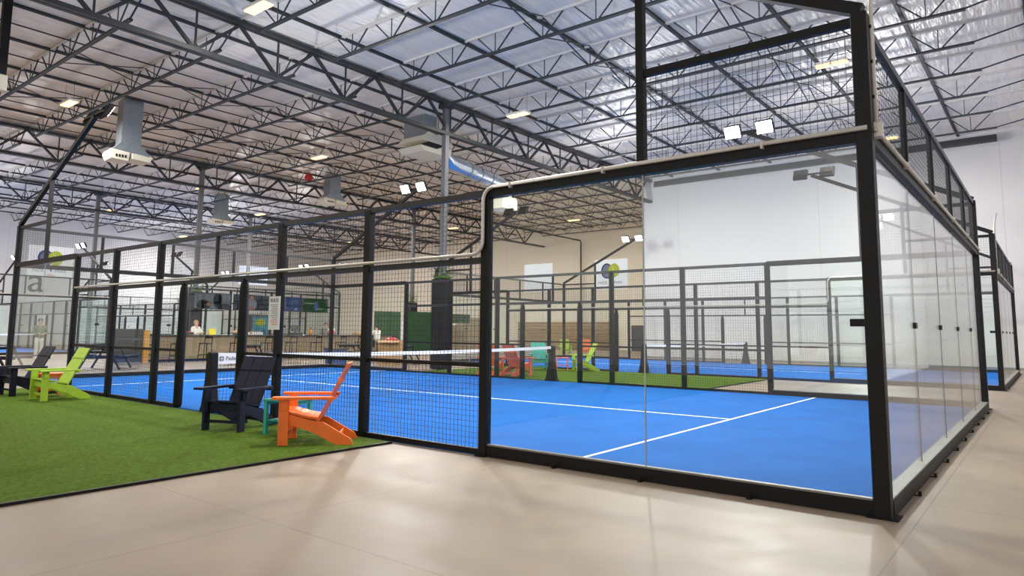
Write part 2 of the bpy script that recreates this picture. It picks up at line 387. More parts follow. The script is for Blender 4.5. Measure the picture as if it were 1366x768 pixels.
def cage(x0, y0, label):
    t = thing('padel_court_cage', label, 'court cage', (x0, y0, 0), group='padel court cages')
    B = M['black']
    # corner posts, side posts
    for X in (0, 10):
        for Y in (0, 20):
            p = boxpart('corner_post', t, (X-.06, Y-.06, 0), (X+.06, Y+.06, 4.02), B, .006)
            for bx, by in ((.13, .0), (.13, .06), (.13, .12)): boxpart('anchor_bolt', p, ((bx if not X else bx-.05), by, .012), ((bx if not X else bx-.05)+.025, by+.025, .04), B)
            pl = boxpart('base_plate', p, (-.06 if X else -.02, -.05, 0), (.14 if X else .18, .17, .012), B)
        for Y in (4, 6.08, 8.1, 12.03, 13.98, 16):
            p = boxpart('side_post', t, (X-.05, Y-.055, 0), (X+.05, Y+.055, 3.0), B, .006)
            boxpart('base_plate', p, (-.04, -.02, 0), (.18, .13, .012), B)
        for Y in (9.1, 11.07):
            p = boxpart('gate_post', t, (X-.04, Y-.04, 0), (X+.04, Y+.04, 2.2), B, .004)
            pad = MB().lathe([(.055, .02), (.075, .06), (.075, 2.0), (.06, 2.12), (.03, 2.2)], 12)
            o = pad.obj('post_padding', M['pad'], p, smooth=True); o.location = (.04, .04, 0)
    def side_bar(name, X, ya, yb, z, w, h, m=B): return boxpart(name, t, (X-w/2, ya, z-h/2), (X+w/2, yb, z+h/2), m)
    for X in (0, 10):
        s = -1 if X == 0 else 1
        for a in (0, 16):
            side_bar('base_beam', X, a+.06, a+4, .06, .07, .12)
            side_bar('sill_channel', X, a+.06, a+4, .128, .05, .016, M['alu'])
            side_bar('glass_beam', X, a+.06, a+4, 2.985, .1, .11)
            boxpart('glass_joint', t, (X-.007, a+1.992, .14), (X+.007, a+2.002, 2.93), M['joint'])
            for k in (0, 2): glass_panel(t, (X, a+k+(.06 if k == 0 else .004), .13), 1.93, 2.80, 'y')
        for ya, yb in ((4.05, 6.03), (6.13, 8.05), (8.15, 9.06), (11.11, 11.98), (12.08, 13.93), (14.03, 15.95)):
            mesh_panel(t, (X, ya, .06), yb-ya, 2.11, 'y')
            side_bar('low_rail', X, ya, yb, 1.0, .04, .045)
            side_bar('bottom_rail', X, ya, yb, .04, .05, .06)
        side_bar('middle_rail', X, 4.05, 15.95, 2.2, .05, .07, M['rail'])
        side_bar('top_rail', X, 4.0, 16.0, 2.985, .07, .07, M['rail'])
        for ya, yb in ((4.05, 6.03), (6.13, 8.05), (8.15, 9.97), (10.03, 11.98), (12.08, 13.93), (14.03, 15.95)):
            mesh_panel(t, (X, ya, 2.24), yb-ya, .71, 'y')
        side_bar('upper_stud', X, 9.97, 10.03, 2.6, .04, .72)
        for a in (.06, 18.05):
            mesh_panel(t, (X, a, 3.05), 1.9, .9, 'y')
            side_bar('upper_rail', X, a, a+1.9, 3.96, .06, .07)
    for Y in (0, 20):
        def bb(name, z, w, h, m=B, xa=.06, xb=9.94): return boxpart(name, t, (xa, Y-w/2, z-h/2), (xb, Y+w/2, z+h/2), m)
        bb('base_beam', .06, .13, .12); bb('sill_channel', .128, .11, .016, M['alu'])
        bb('glass_beam', 2.985, .1, .11); bb('upper_rail', 3.97, .06, .07, M['rail'])
        for k in range(5):
            xa = 2*k+(.065 if k == 0 else .004)
            glass_panel(t, (xa, Y, .13), 1.93, 2.80, 'x')
            mesh_panel(t, (2*k+.05, Y, 3.05), 1.9, .88, 'x')
        for k in (2, 4, 6, 8):
            boxpart('upper_post', t, (k-.03, Y-.03, 3.04), (k+.03, Y+.03, 3.93), B)
            boxpart('glass_joint', t, (k-.006, Y-.006, .14), (k+.002, Y+.006, 2.93), M['joint_dark'])
            boxpart('glass_clamp', t, (k-.05, Y-.02, 1.45), (k+.05, Y+.02, 1.51), B)
    boxpart('glass_clamp', t, (-.03, .05, 1.45), (.03, .17, 1.51), B)
    # floor anchors outside the glass
    for k in range(1, 10):
        a = boxpart('floor_anchor', t, (k-.02, -.12, 0), (k+.02, -.035, .01), B)
        boxpart('anchor_bolt', a, (.008, .0, .01), (.032, .025, .04), B)
    for k in (1, 2.02, 3):
        a = boxpart('floor_anchor', t, (-.10, k-.02, 0), (-.035, k+.02, .01), B)
        boxpart('anchor_bolt', a, (.0, .008, .01), (.025, .032, .04), B)
    # electrical conduit: along the outside of the glass beam, down the fourth-metre post and along the rail
    pts = [(-.075, -.03, 3.035), (-.075, 3.85, 3.035)]+arc((-.075, 3.85, 2.885), .15, PI/2, 0, 5, 'yz')+[(-.075, 4.0, 2.42)]
    pts += [(-.075, 4.0+.15-.15*math.cos(a), 2.42-.15*math.sin(a)) for a in [PI/2*k/5 for k in range(1, 6)]]
    pts += [(-.06, 15.9, 2.265)]
    MB().tube(pts, .021, 8).obj('conduit_pipe', M['conduit'], t, smooth=True)
    MB().tube([(.0, -.075, 3.03), (9.95, -.075, 3.03)], .02, 8).obj('conduit_pipe', M['conduit'], t, smooth=True)
    pts = [(.075, -.07, 3.05), (.075, -.07, 4.02)]+[(.075+.35-.35*math.cos(a), -.07, 4.02+.35*math.sin(a)) for a in [PI/2*.85*k/6 for k in range(1, 7)]]
    e = pts[-1]; pts.append((e[0]+.9, -.07, e[2]+.35))
    MB().tube(pts, .02, 8).obj('conduit_pipe', M['conduit'], t, smooth=True)
    boxpart('junction_box', t, (.03, -.12, 2.97), (.11, -.05, 3.1), M['conduit'], .006)
    for y in (.8, 2.4, 3.6): boxpart('pipe_clip', t, (-.1, y-.01, 2.99), (-.05, y+.01, 3.06), M['conduit'])
    for x in (1.5, 3.5, 5.5, 7.5): boxpart('pipe_clip', t, (x-.01, -.1, 2.99), (x+.01, -.05, 3.06), M['conduit'])
    for z in (3.3, 3.6, 3.9): boxpart('pipe_clip', t, (.055, -.075, z), (.1, -.05, z+.03), B)
    return t

def mast(x, y, sy, inward, label, loc_parent=None):
    """corner light arm: x,y corner; sy = +1/-1 along the side; inward = +1/-1 in x"""
    t = thing('light_mast', label, 'light mast', (x, y, 4.02), group='court light masts')
    B = M['black']
    MB().bar((0, sy*-.02, .02), (0, sy*4.35, 2.12), .09, .1).obj('arm', B, t)
    MB().bar((0, sy*2.0, -.98), (0, sy*2.0, .98), .08, .08, (0,1,0)).obj('support_post', B, t)
    MB().bar((0, sy*4.3-.55, 2.16), (0, sy*4.3+.55, 2.16), .05, .05).obj('crossbar', B, t)
    for k in (-1, 1):
        h = MB().box((-.02, -.2, -.16), (.07, .2, .16))
        for q in range(6): h.box((-.05, -.18+q*.068, -.14), (-.02, -.165+q*.068, .14))
        f = h.obj('floodlight', B, t); f.location = (inward*.06, sy*4.3+k*.38, 2.2)
        f.rotation_euler = (0, .5, 0 if inward > 0 else PI)
        MB().box((.07, -.18, -.14), (.078, .18, .14)).obj('lens', M['lamp_white'], f)
        MB().tube([(0, 0, -.16), (-.05, 0, -.25)], .012, 6).obj('bracket', B, f)
    return t

def net(x0, y0, label, tagtext=None):
    t = thing('court_net', label, 'net', (x0, y0+10, .015), group='padel nets')
    for X, s in ((.02, 1), (9.98, -1)):
        prof = [(-.2, 0), (.24, 0), (.18, .1), (.1, .55), (.075, .95), (.03, .99), (-.06, .97), (-.075, .55), (-.14, .1)]
        o = MB().prism([(a, b) for a, b in prof], 0, X-.07, X+.07).obj('net_post', M['pad'], t, bevel=.012)
    n = MB()
    for i in range(151): n.cbox((.1+9.8*i/150, 0, .42), (.004, .003, .8))
    for j in range(14): n.cbox((5, .002, .03+.06*j), (9.8, .003, .004))
    n.obj('netting', M['wire'], t)
    prof = []
    N = 24
    for i in range(N):
        x0_, x1_ = .08+9.84*i/N, .08+9.84*(i+1)/N
        z = lambda x: .88+.05*(abs(x-5)/5)**2
        prof.append((x0_, x1_, z(x0_), z(x1_)))
    b = MB()
    for a, c, za, zc in prof: b.bar((a, 0, za), (c, 0, zc), .012, .075)
    b.obj('top_band', M['white'], t)
    if tagtext:
        p = MB().box((.1, -.012, .78), (.72, .012, .96)).obj('name_tag', M['white'], t)
        text('lettering', tagtext, .095, M['ink'], p, (.46, -.016, .87), (PI/2, 0, 0))
        text('lettering', tagtext, .095, M['ink'], p, (.40, .016, .87), (PI/2, 0, PI))
        lg = MB().lathe([(.045, 0), (.045, .004)], 20); o = lg.obj('logo_disc', M['ink'], p); o.location = (.17, -.013, .87); o.rotation_euler = (PI/2, 0, 0)
        for d in ((.008, .09), (.09, .008)):
            MB().cbox((.17, -.0185, .87), (d[0], .003, d[1])).obj('logo_bar', M['white'], p)
    return t

COURTS = {'near': (0, 0), 'side': (15.5, 0), 'rear': (0, 39.6), 'rearside': (15.5, 39.6)}
NAMES = {'near': 'nearest court', 'side': 'second court', 'rear': 'far left court', 'rearside': 'court behind the bar'}
court_floor(0, 0, 'bright blue turf with white lines inside the nearest glass cage')
court_floor(15.5, 0, 'blue turf seen past the nearest cage, beyond the green strip by the white wall')
court_floor(0, 39.6, 'blue turf far back at left behind the picnic tables')
court_floor(15.5, 39.6, 'blue turf far back behind the bar counter')
c0 = cage(0, 0, 'black steel and glass cage around the nearest blue court, filling the right half')
for k, lab in (('side', 'black steel and glass cage of the second court, beyond the green strip'),
               ('rear', 'black steel and glass cage far back at left, behind the picnic tables'),
               ('rearside', 'black steel and glass cage far back behind the bar counter and its screens')):
    dup(c0, (COURTS[k][0], COURTS[k][1], 0), label=lab)
for k, (cx, cy) in COURTS.items():
    for X, iw, sx in ((0, 1, 'left'), (10, -1, 'right')):
        for Y, sy, dn in ((0, 1, 'near'), (20, -1, 'far')):
            if k == 'rear' and X == 0: continue
            mast(cx+X, cy+Y, sy, iw, f'black sloping floodlight arm on the {dn} {sx} corner of the {NAMES[k]}')
net(0, 0, 'dark padel net with white band and name tag across the nearest court', 'PadelTrade')
net(15.5, 0, 'dark padel net with white band across the second court by the white wall')
net(0, 39.6, 'dark padel net across the rear court behind the picnic tables')
net(15.5, 39.6, 'dark padel net across the rear court behind the bar counter')

# notice sheet fixed on the near court post
nt_ = thing('notice_sheet', 'white laminated rules notice strapped to a side post of the nearest court', 'notice', (-.066, 8.13, 1.38))
MB().box((-.006, -.14, 0), (.006, .14, .5)).obj('sheet', M['white'], nt_)
text('heading', 'RULES', .075, M['logo_blue'], nt_, (-.0075, 0, .44), (PI/2, 0, -PI/2))
for k in range(12): MB().box((-.0075, -.09, .37-.027*k), (-.006, .09-.02*((k*7)%3), .378-.027*k)).obj('text_line', M['ink'] if k < 9 else M['redink'], nt_)

gd = thing('glass_decal', 'dark grey letter a on the far left end glass of the nearest court', 'decal', (.45, 19.985, 2.6))
text('lettering', 'a', .95, M['greybox'], gd, (0, 0, 0), (PI/2, 0, 0))

# ------------------------------------------------------------------ roof structure
Z_BOT = 8.65; Z_TOP = 9.84
GY = [(16.2, -6.0, 28.5), (33.0, -3.5, 41.8), (45.4, 3.0, 41.8)]
JX0, JS = 1.2, 2.44
glabels = ['large dark steel girder truss crossing the picture above the nearest court', 'dark steel girder truss over the bar counter, second from the camera', 'dark steel girder truss farthest back, against the rear white wall']
_web = {}
for (y, xa, xb), lab in zip(GY, glabels):
    g = thing('roof_girder', lab, 'girder truss', (0, y, 0), group='roof girders')
    for s in (-1, 1):
        MB().box((xa, s*.075-.055, Z_BOT-.06), (xb, s*.075+.055, Z_BOT+.06)).obj('bottom_chord', M['steel'], g)
        MB().box((xa, s*.075-.055, Z_TOP-.06), (xb, s*.075+.055, Z_TOP+.06)).obj('top_chord', M['steel'], g)
    k = math.ceil((xa-JX0)/JS)
    while JX0+JS*(k+1) < xb:
        x = JX0+JS*k
        for nm, a, b, wd in (('diagonal_web', (x, 0, Z_TOP-.05), (x+JS/2-.04, 0, Z_BOT+.05), .085), ('diagonal_web', (x+JS, 0, Z_TOP-.05), (x+JS/2+.04, 0, Z_BOT+.05), .085), ('vertical_web', (x+JS/2, 0, Z_BOT+.05), (x+JS/2, 0, Z_TOP-.05), .045)):
            key = (nm, round(b[0]-a[0], 3))
            if key not in _web: _web[key] = MB().bar((0,0,0), tuple(b[i]-a[i] for i in range(3)), wd, wd, (0,1,0)).mesh(nm, M['steel'])
            put(nm, _web[key], g, a)
        k += 1

def joist(L, label, group, ya, yb, individual):
    """open web joist running along y from 0 to L; bottom chord from ya to yb"""
    t = thing('bar_joist', label, 'joist', (0, 0, 0), group=group)
    zt, zb = 9.94, 9.33   # the top chord is wrapped by the insulation
    for s in (-1, 1):
        MB().box((s*.03-.022, 0, zt-.03), (s*.03+.022, L, zt+.03)).obj('top_chord', M['wrap'], t)
        MB().box((s*.03-.022, ya, zb-.03), (s*.03+.022, yb, zb+.03)).obj('bottom_chord', M['steel'], t)
    n = max(2, round((yb-ya)/1.74)); st = (yb-ya)/n
    lat = MB()
    for k in range(n):
        c = ya+st*(k+.5)
        for a, b, w in (((0, c-.05, zb), (0, c-.68, zt), .032), ((0, c+.05, zb), (0, c+.68, zt), .032), ((0, c, zb), (0, c, zt), .022)):
            if individual:
                key = ('jw', round(b[1]-a[1], 3))
                if key not in _web: _web[key] = MB().bar((0,0,0), tuple(b[i]-a[i] for i in range(3)), w, w, (1,0,0)).mesh('web_bar', M['steel'])
                put('web_bar', _web[key], t, a)
    if not individual:
        zig = [(0, .1, zt)]
        for k in range(n):
            c = ya+st*(k+.5); zig += [(0, c-.68, zt), (0, c, zb), (0, c+.68, zt)]
        lat.tube(zig+[(0, L-.1, zt)], .02, 6)
    ends = [((0, ya+.1, zb), (0, 0.1, zt)), ((0, yb-.1, zb), (0, L-.1, zt))]
    for a, b in ends:
        MB().bar(a, b, .035, .035, (1,0,0)).obj('end_web', M['steel'], t)
    if not individual: lat.obj('bent_web_rod', M['steel'], t)
    return t
def bay(y0, y1, xs, ya, yb, label, group, individual):
    p = None
    for x in xs:
        if p is None: p = joist(y1-y0, label, group, ya, yb, individual); p.location = (x, y0, 0); q = p
        else: q = dup(p, (x, y0, 0))
grid = lambda a, b: [JX0+JS*k for k in range(a, b+1)]
bay(Y_S, 16.2, grid(-1, 10), 3.3, 18.4, 'slender open web roof joist of the front bay, before the large girder', 'roof joists of the front bay', True)
bay(16.2, 33.0, grid(-1, 16), 1.0, 15.8, 'slender open web roof joist of the middle bay, behind the large girder', 'roof joists of the middle bay', True)
bay(33.0, 45.4, grid(1, 16), .8, 11.6, 'slender open web roof joist behind the girder over the bar', 'roof joists of the third bay', False)
bay(45.4, Y_N, grid(3, 16), .8, 14.6, 'slender open web roof joist in the rearmost bay by the back wall', 'roof joists of the rear bay', False)
# purlins under the deck, running along x
py = 1.6-2.65*1
ys = []
y = 1.6-2.65
while y < 60:
    if all(abs(y-g[0]) > .3 for g in GY): ys.append(y)
    y += 2.65
for y in ys:
    xb = 28.5 if y < JOG else 41.9
    xa = -6 if y < 16 else (-3 if y < 33 else 2)
    o = MB().box((xa, -.05, -.09), (xb, .05, .06)).obj('roof_purlin', M['purlin'], loc=(0, y, 9.98))
    tag(o, 'dark purlin running under the silver roof insulation across the joists', 'purlin', 'roof purlins')
eb = thing('edge_beam', 'dark steel edge beam high on the white wall at upper right', 'beam', (27.35, .2, 9.2), group='edge beams')
MB().box((-.07, 0, 0), (.07, 15.2, .1)).obj('lower_flange', M['steel'], eb); MB().box((-.02, 0, .1), (.02, 15.2, .3)).obj('web_plate', M['purlin'], eb)
for q in range(5): MB().tube([(0, .6+3.4*q, 0), (0, .6+3.4*q, -.18)], .02, 6).obj('hanger_stub', M['conduit'], eb)
for q in range(1, 8):
    yy = 17.45+1.325+2.65*q if q < 6 else 33.4+2.65*(q-6)
    tag(MB().tube([(-3, 0, 0), (41.9, 0, 0)], .022, 6).obj('sprinkler_line', M['purlin'], loc=(0, yy, 9.88)), 'thin dark sprinkler line under the roof insulation behind the large girder', 'pipe', 'sprinkler lines')
dp = thing('drop_pole', 'black pole hanging from the roof with a small white box at the upper left edge', 'pole', (-.98, 19, 7.35))
MB().box((-.09, -.09, .1), (.09, .09, 2.55)).obj('pole', M['black'], dp)
MB().box((-.1, -.2, -.2), (.1, .0, .2)).obj('white_box', M['cream'], dp, bevel=.02)
# cross bracing between the joists of the front two bays
def brace(x, y):
    t = thing('cross_brace', 'pair of thin crossed brace rods between neighbouring roof joists', 'brace', (x, y, 0), group='joist cross braces')
    MB().bar((.04, 0, 9.34), (JS-.04, 0, 9.92), .028, .028, (0,1,0)).obj('brace_rod', M['steel'], t)
    MB().bar((.04, .05, 9.92), (JS-.04, .05, 9.34), .028, .028, (0,1,0)).obj('brace_rod', M['steel'], t)
    return t
b0 = brace(JX0, 5.0)
for y, ks in ((5.0, range(1, 10)), (9.3, range(0, 10)), (22.0, range(0, 16)), (27.0, range(0, 16))):
    for k in ks: dup(b0, (JX0+JS*k, y, 0))

# columns
def column(x, y, label, pad=True, plant=True, s=.2):
    t = thing('steel_column', label, 'column', (x, y, 0), group='roof columns')
    MB().box((-s/2, -s/2, 0), (s/2, s/2, 9.78)).obj('shaft', M['column'], t, bevel=.012)
    MB().box((-.2, -.2, 9.6), (.2, .2, 9.78)).obj('cap_plate', M['steel'], t)
    if pad: MB().box((-.3, -.3, .02), (.3, .3, 3.25)).obj('crash_pad', M['pad'], t, bevel=.05)
    if plant:
        p = MB()
        for k in range(260):
            a = random.random()*2*PI; r = .22+.2*random.random(); z = 3.3+.55*random.random()
            c = Vector((r*math.cos(a), r*math.sin(a), z)); d = Vector((math.cos(a), math.sin(a), random.uniform(-.3, .8))).normalized()*.13
            u = Vector((-math.sin(a), math.cos(a), 0))*.035
            v = [p.bm.verts.new(q) for q in (c, c+d*.5+u, c+d, c+d*.5-u)]; p.bm.faces.new(v)
        p.box((-.24, -.24, 3.27), (.24, .24, 3.34))
        p.obj('leafy_planter', M['leaf'], t)
    return t
column(11.94, 16.2, 'grey steel column with black crash pad and leafy planter, just beyond the nearest court')
column(11.4, 33.0, 'grey steel column with leafy planter behind the bar counter, at left')
column(26.4, 33.0, 'grey steel column with black crash pad beside the dark green hedge wall')
column(11.2, 45.4, 'slim grey column far back under the rearmost girder, above the far left court', False, False)
column(21.6, 45.4, 'slim grey column far back under the rearmost girder, right of the bright window', False, False)

# high bay lamps
LAMPS = [(2.7, 25.6), (12.6, 24.8), (13.1, 13.7), (14.8, 3.5), (13.0, 48.2), (12.9, 35.9), (22.3, 57.0), (19.8, 41.2), (23.1, 36.0), (32.1, 34.6), (22.9, 25.6), (34.2, 25.0), (24.3, 3.7), (22.1, 13.8), (2.7, 13.7), (2.7, 3.5), (2.7, 36.0), (2.7, 48.0), (33.0, 48.0), (-7.5, 14), (-7.5, 25), (-7.5, 36), (-7.5, 48)]  # closing entries continue the grid out of view, added to brighten rear and west
l0 = None
for x, y in LAMPS:
    if l0 is None:
        l0 = thing('high_bay_lamp', 'glowing warm high bay lamp hanging among the roof joists', 'lamp', (x, y, 9.2), PI/2, 'high bay lamps')
        h = MB().box((-.46, -.17, 0), (.46, .17, .07)); h.obj('housing', M['white'], l0)
        for s in (-.23, .23): MB().box((s-.19, -.13, -.03), (s+.19, .13, 0)).obj('lens', M['lamp_warm'], l0)
        for s in (-.4, .4): MB().tube([(s, 0, .07), (s, 0, .75)], .006, 6).obj('hanger_cable', M['steel'], l0)
    else: dup(l0, (x, y, 9.2))
    ld = bpy.data.lights.new('high bay light', 'AREA'); ld.shape = 'RECTANGLE'; ld.size = 1.2; ld.size_y = .4
    ld.energy = 560 if y < 20 else 1000; ld.color = (1, .93, .84); ld.spread = math.radians(175)
    lo = bpy.data.objects.new('high_bay_light', ld); COL.objects.link(lo); lo.location = (x, y, 9.14); lo.rotation_euler = (0, 0, PI/2)

# ceiling air units
def cooler(x, y, z, rz, label, s=1):
    t = thing('ceiling_air_unit', label, 'air unit', (x, y, z), rz, 'ceiling air units')
    MB().box((-.5*s, -.5*s, .55*s), (.5*s, .5*s, 9.93-z)).obj('duct_drop', M['sheet'], t)
    MB().prism([(-1.0*s, .1*s), (1.0*s, .1*s), (.55*s, .6*s), (-.55*s, .6*s)], 1, -.55*s, .55*s).obj('plenum', M['sheet'], t)
    MB().prism([(-1.1*s, 0), (-.95*s, -.32*s), (-.1*s, -.36*s), (-.05*s, .12*s), (-1.0*s, .2*s)], 1, -.6*s, .6*s).obj('diffuser', M['cream'], t, bevel=.01)
    MB().prism([(.05*s, .12*s), (.05*s, -.2*s), (1.0*s, -.25*s), (1.12*s, .05*s)], 1, -.6*s, .6*s).obj('diffuser', M['cream'], t, bevel=.01)
    for k in range(4): MB().box(((-.75+.15*k)*s, -.615*s, -.2*s), ((-.66+.15*k)*s, -.6*s, -.05*s)).obj('louvre_slot', M['black'], t)
    return t
cooler(4.9, 26.0, 7.8, -.1, 'ceiling air unit with cream outlet at upper left, nearest of the sheet metal ones', .68)
cooler(17.3, 30.0, 8.45, -.1, 'sheet metal ceiling air unit with cream outlet hanging above the bar counter', .66)
cooler(16.6, 40.5, 8.2, -.1, 'sheet metal ceiling air unit seen behind the left grey column', .66)
u = thing('duct_air_unit', 'large ceiling air unit with silver round duct beside the tall padded column', 'air unit', (13.35, 18.6, 8.5))
MB().box((-.72, -.6, .5), (-.06, .6, 1.5)).obj('duct_drop', M['sheet'], u)
MB().prism([(-.95, .35), (.8, .35), (.75, .55), (-.6, .75)], 1, -.7, .7).obj('hood', M['cream'], u)
MB().prism([(-1.0, .12), (-.75, -.05), (.7, -.05), (.8, .3), (-.6, .3)], 1, -.65, .65).obj('outlet', M['cream'], u)
MB().prism([(-1.02, .14), (-.6, .33), (.3, .33), (-.1, .14)], 1, -.72, -.66).obj('louvre', M['black'], u)
pts = [(.75, 0, .35), (1.05, .02, .2), (1.35, .05, .02), (1.8, .1, -.02), (5.0, .35, -.22), (5.35, .38, -.3), (5.55, .4, -.55), (5.6, .4, -.9)]
MB().tube(pts, .36, 20).obj('round_duct', M['foil'], u, smooth=True)
for q in (2.6, 3.4, 4.2):
    MB().tube([(q, .1+.25*(q-1.8)/3.2, -.02-.2*(q-1.8)/3.2), (q+.04, .1+.25*(q+.04-1.8)/3.2, -.02-.2*(q+.04-1.8)/3.2)], .375, 20).obj('duct_seam', M['sheet'], u, smooth=True)
MB().prism([(4.8, -1.45), (5.9, -1.45), (5.9, -1.0), (5.8, -.88), (5.3, -.88), (4.8, -1.0)], 1, -.15, .85).obj('outlet_box', M['cream'], u, bevel=.02)
tag(MB().ball((0, 0, 0), .22, 3).obj('red_ball', M['red'], loc=(15.84, 30.15, 9.575), smooth=True), 'red ball lodged among the roof steel above the bar', 'ball')
# sprinkler pipe with a drop down the rear east wall
MB_ = MB().tube([(20, 29.2, 8.9), (41.6, 29.2, 8.9), (41.75, 29.2, 8.75), (41.75, 29.2, .2)], .06, 8)
tag(MB_.obj('sprinkler_pipe', M['black'], smooth=True), 'black pipe running under the roof then down the rear cream wall', 'pipe')

# ------------------------------------------------------------------ projected images on the walls, built as glowing panels
def projection(x, y, z, w, h, rz, label, logo):
    t = thing('wall_projection', label, 'projection', (x, y, z), rz, 'white wall projections')
    MB().box((-w/2, -.04, -h/2), (w/2, 0, h/2)).obj('panel', M['projection_glow'], t)  # glowing panel stands in for the projected image
    if logo:
        s = h/2.4
        o = MB().prism([(-.38*s+.52*s*math.cos(a), .28*s+.62*s*math.sin(a)) for a in [2*PI*k/28 for k in range(28)]], 1, -.05, -.04).obj('racket_rim', M['logo_blue'], t)
        MB().prism([(-.36*s+.40*s*math.cos(a), .28*s+.5*s*math.sin(a)) for a in [2*PI*k/28 for k in range(28)]], 1, -.056, -.05).obj('racket_face', M['logo_grey'], t)
        MB().bar((-.2*s, -.05, -.3*s), (.1*s, -.05, -.72*s), .01, .1*s).obj('racket_handle', M['logo_blue'], t)
        MB().prism([(.3*s+.5*s*math.cos(a), .3*s+.56*s*math.sin(a)) for a in [2*PI*k/28 for k in range(28)]], 1, -.062, -.056).obj('ball', M['logo_lime'], t)
        c = MB()
        for k in range(8):
            a0, a1 = -1.0+.25*k, -1.0+.25*(k+1)
            c.bar((-.12*s+.35*s*math.cos(a0), -.064, .3*s+.5*s*math.sin(a0)), (-.12*s+.35*s*math.cos(a1), -.064, .3*s+.5*s*math.sin(a1)), .006, .05*s)
        c.obj('ball_seam', M['white'], t)
        text('lettering', 'PADEL', .32*s, M['ink'], t, (-.72*s, -.05, -.68*s), (PI/2, 0, 0))
        text('lettering', 'PARK', .32*s, M['ink'], t, (.68*s, -.05, -.68*s), (PI/2, 0, 0))
        text('lettering', 'OPEN', .26*s, M['redink'], t, (.0, -.05, -1.03*s), (PI/2, 0, 0))
    return t
projection(X_E2-.01, 26.5, 6.0, 2.95, 2.4, -PI/2, 'white wall projection with blue racket and lime ball on the rear cream wall', True)
projection(X_E2-.01, 33.7, 6.0, 2.95, 2.4, -PI/2, 'blank white wall projection on the rear cream wall, left of the racket projection', False)
projection(13.9, Y_N-.01, 6.5, 3.1, 2.5, 0, 'white wall projection with blue racket and lime ball high on the far left wall', True)
projection(24.5, Y_N-.01, 6.5, 2.6, 2.5, 0, 'blank white wall projection on the back wall behind the left grey column', False)

# ------------------------------------------------------------------ furniture
def adirondack(m, label, loc, rz):
    t = thing('adirondack_chair', label, 'chair', loc, rz, 'adirondack chairs')
    for s in (-1, 1):
        MB().box((.24, s*.285-.018, 0), (.38, s*.285+.018, .54)).obj('front_leg', m, t, bevel=.004)
        MB().prism([(.36, .25), (.36, .38), (.2, .35), (-.1, .28), (-.22, .27), (-.62, .07), (-.66, 0), (-.42, 0), (-.1, .14), (.15, .22)], 1, s*.25-.016, s*.25+.016).obj('side_rail', m, t)
        MB().prism([(.46, s*.34-.07), (.46, s*.34+.07), (-.3, s*.33+.045), (-.38, s*.33), (-.36, s*.30-.03)] if s > 0 else [(.46, s*.34+.07), (.46, s*.34-.07), (-.3, s*.33-.045), (-.38, s*.33), (-.36, s*.30+.03)], 2, .54, .572).obj('armrest', m, t, bevel=.004)
        MB().bar((.3, s*.31, .42), (.3, s*.31, .54), .03, .1).obj('arm_bracket', m, t)
    sl = [(.36, .385), (.255, .378), (.15, .355), (.045, .33), (-.06, .312), (-.15, .302)]
    for (xa, za), (xb, zb) in zip(sl, sl[1:]):
        MB().bar((xa-.004, 0, za+.008), (xb+.004, 0, zb+.008), .535, .024).obj('seat_slat', m, t)
    for k in (-1, 0, 1):
        MB().bar((-.15, k*.176, .28), (-.55, k*.176*1.03, .96), .168, .024, (1, 0, .59)).obj('back_slat', m, t)
    MB().bar((-.4, -.27, .66), (-.4, .27, .66), .03, .07).obj('back_support', m, t).location = (-.03, 0, .09)
    MB().bar((-.325, -.36, .525), (-.325, .36, .525), .05, .03).obj('arm_support', m, t)
    MB().bar((.3, -.27, .3), (.3, .27, .3), .02, .1).obj('front_apron', m, t)
    MB().bar((.3, -.27, .12), (.3, .27, .12), .02, .04).obj('front_stretcher', m, t)
    MB().bar((-.45, -.24, .1), (-.45, .24, .1), .02, .05).obj('rear_stretcher', m, t)
    for c in t.children:                      # overall depth of the chair 0.93 m
        c.location.x *= .84
        for q in c.data.vertices: q.co.x *= .84
    return t
def face(dx, dy): return math.atan2(dy, dx)
Zt = .0235
a0 = adirondack(M['orange'], 'orange adirondack chair in side view on the turf, nearest the camera', (-.78, 6.15, Zt), face(-.71, .70))
def chair(m, label, loc, rz):
    c = dup(a0, loc, rz, label); recolor(c, M['orange'], m); return c
chair(M['navy'], 'navy adirondack chair beside the aqua side table on the turf', (-.76, 7.85, Zt), face(-.93, -.36))
chair(M['lime'], 'lime green adirondack chair on the turf at the left', (-.95, 13.95, Zt), face(-1, .0))
chair(M['navy'], 'navy adirondack chair at the left edge behind the lime one', (-1.04, 15.46, Zt), face(-1, -.08))
chair(M['teal'], 'aqua adirondack chair facing the camera on the turf strip beyond the nearest court', (14.2, 13.5, Zt), face(-.75, -.66))
chair(M['lime'], 'lime green adirondack chair in side view on the turf strip beyond the nearest court', (14.75, 12.0, Zt), face(-.75, .66))
chair(M['orange'], 'orange adirondack chair behind the net, leftmost on the turf strip', (10.85, 12.95, Zt), face(.9, .3))
chair(M['coral'], 'coral adirondack chair turned away, just past the far side of the nearest court', (11.0, 12.0, Zt), face(.9, -.1))
chair(M['lime'], 'small lime adirondack chair far back beside the second court', (27.0, 20.9, 0), face(-.75, -.66))
chair(M['orange'], 'small orange adirondack chair far back behind the aqua one', (26.0, 21.6, 0), face(-.75, -.66)).location = (27.2, 19.6, 0)
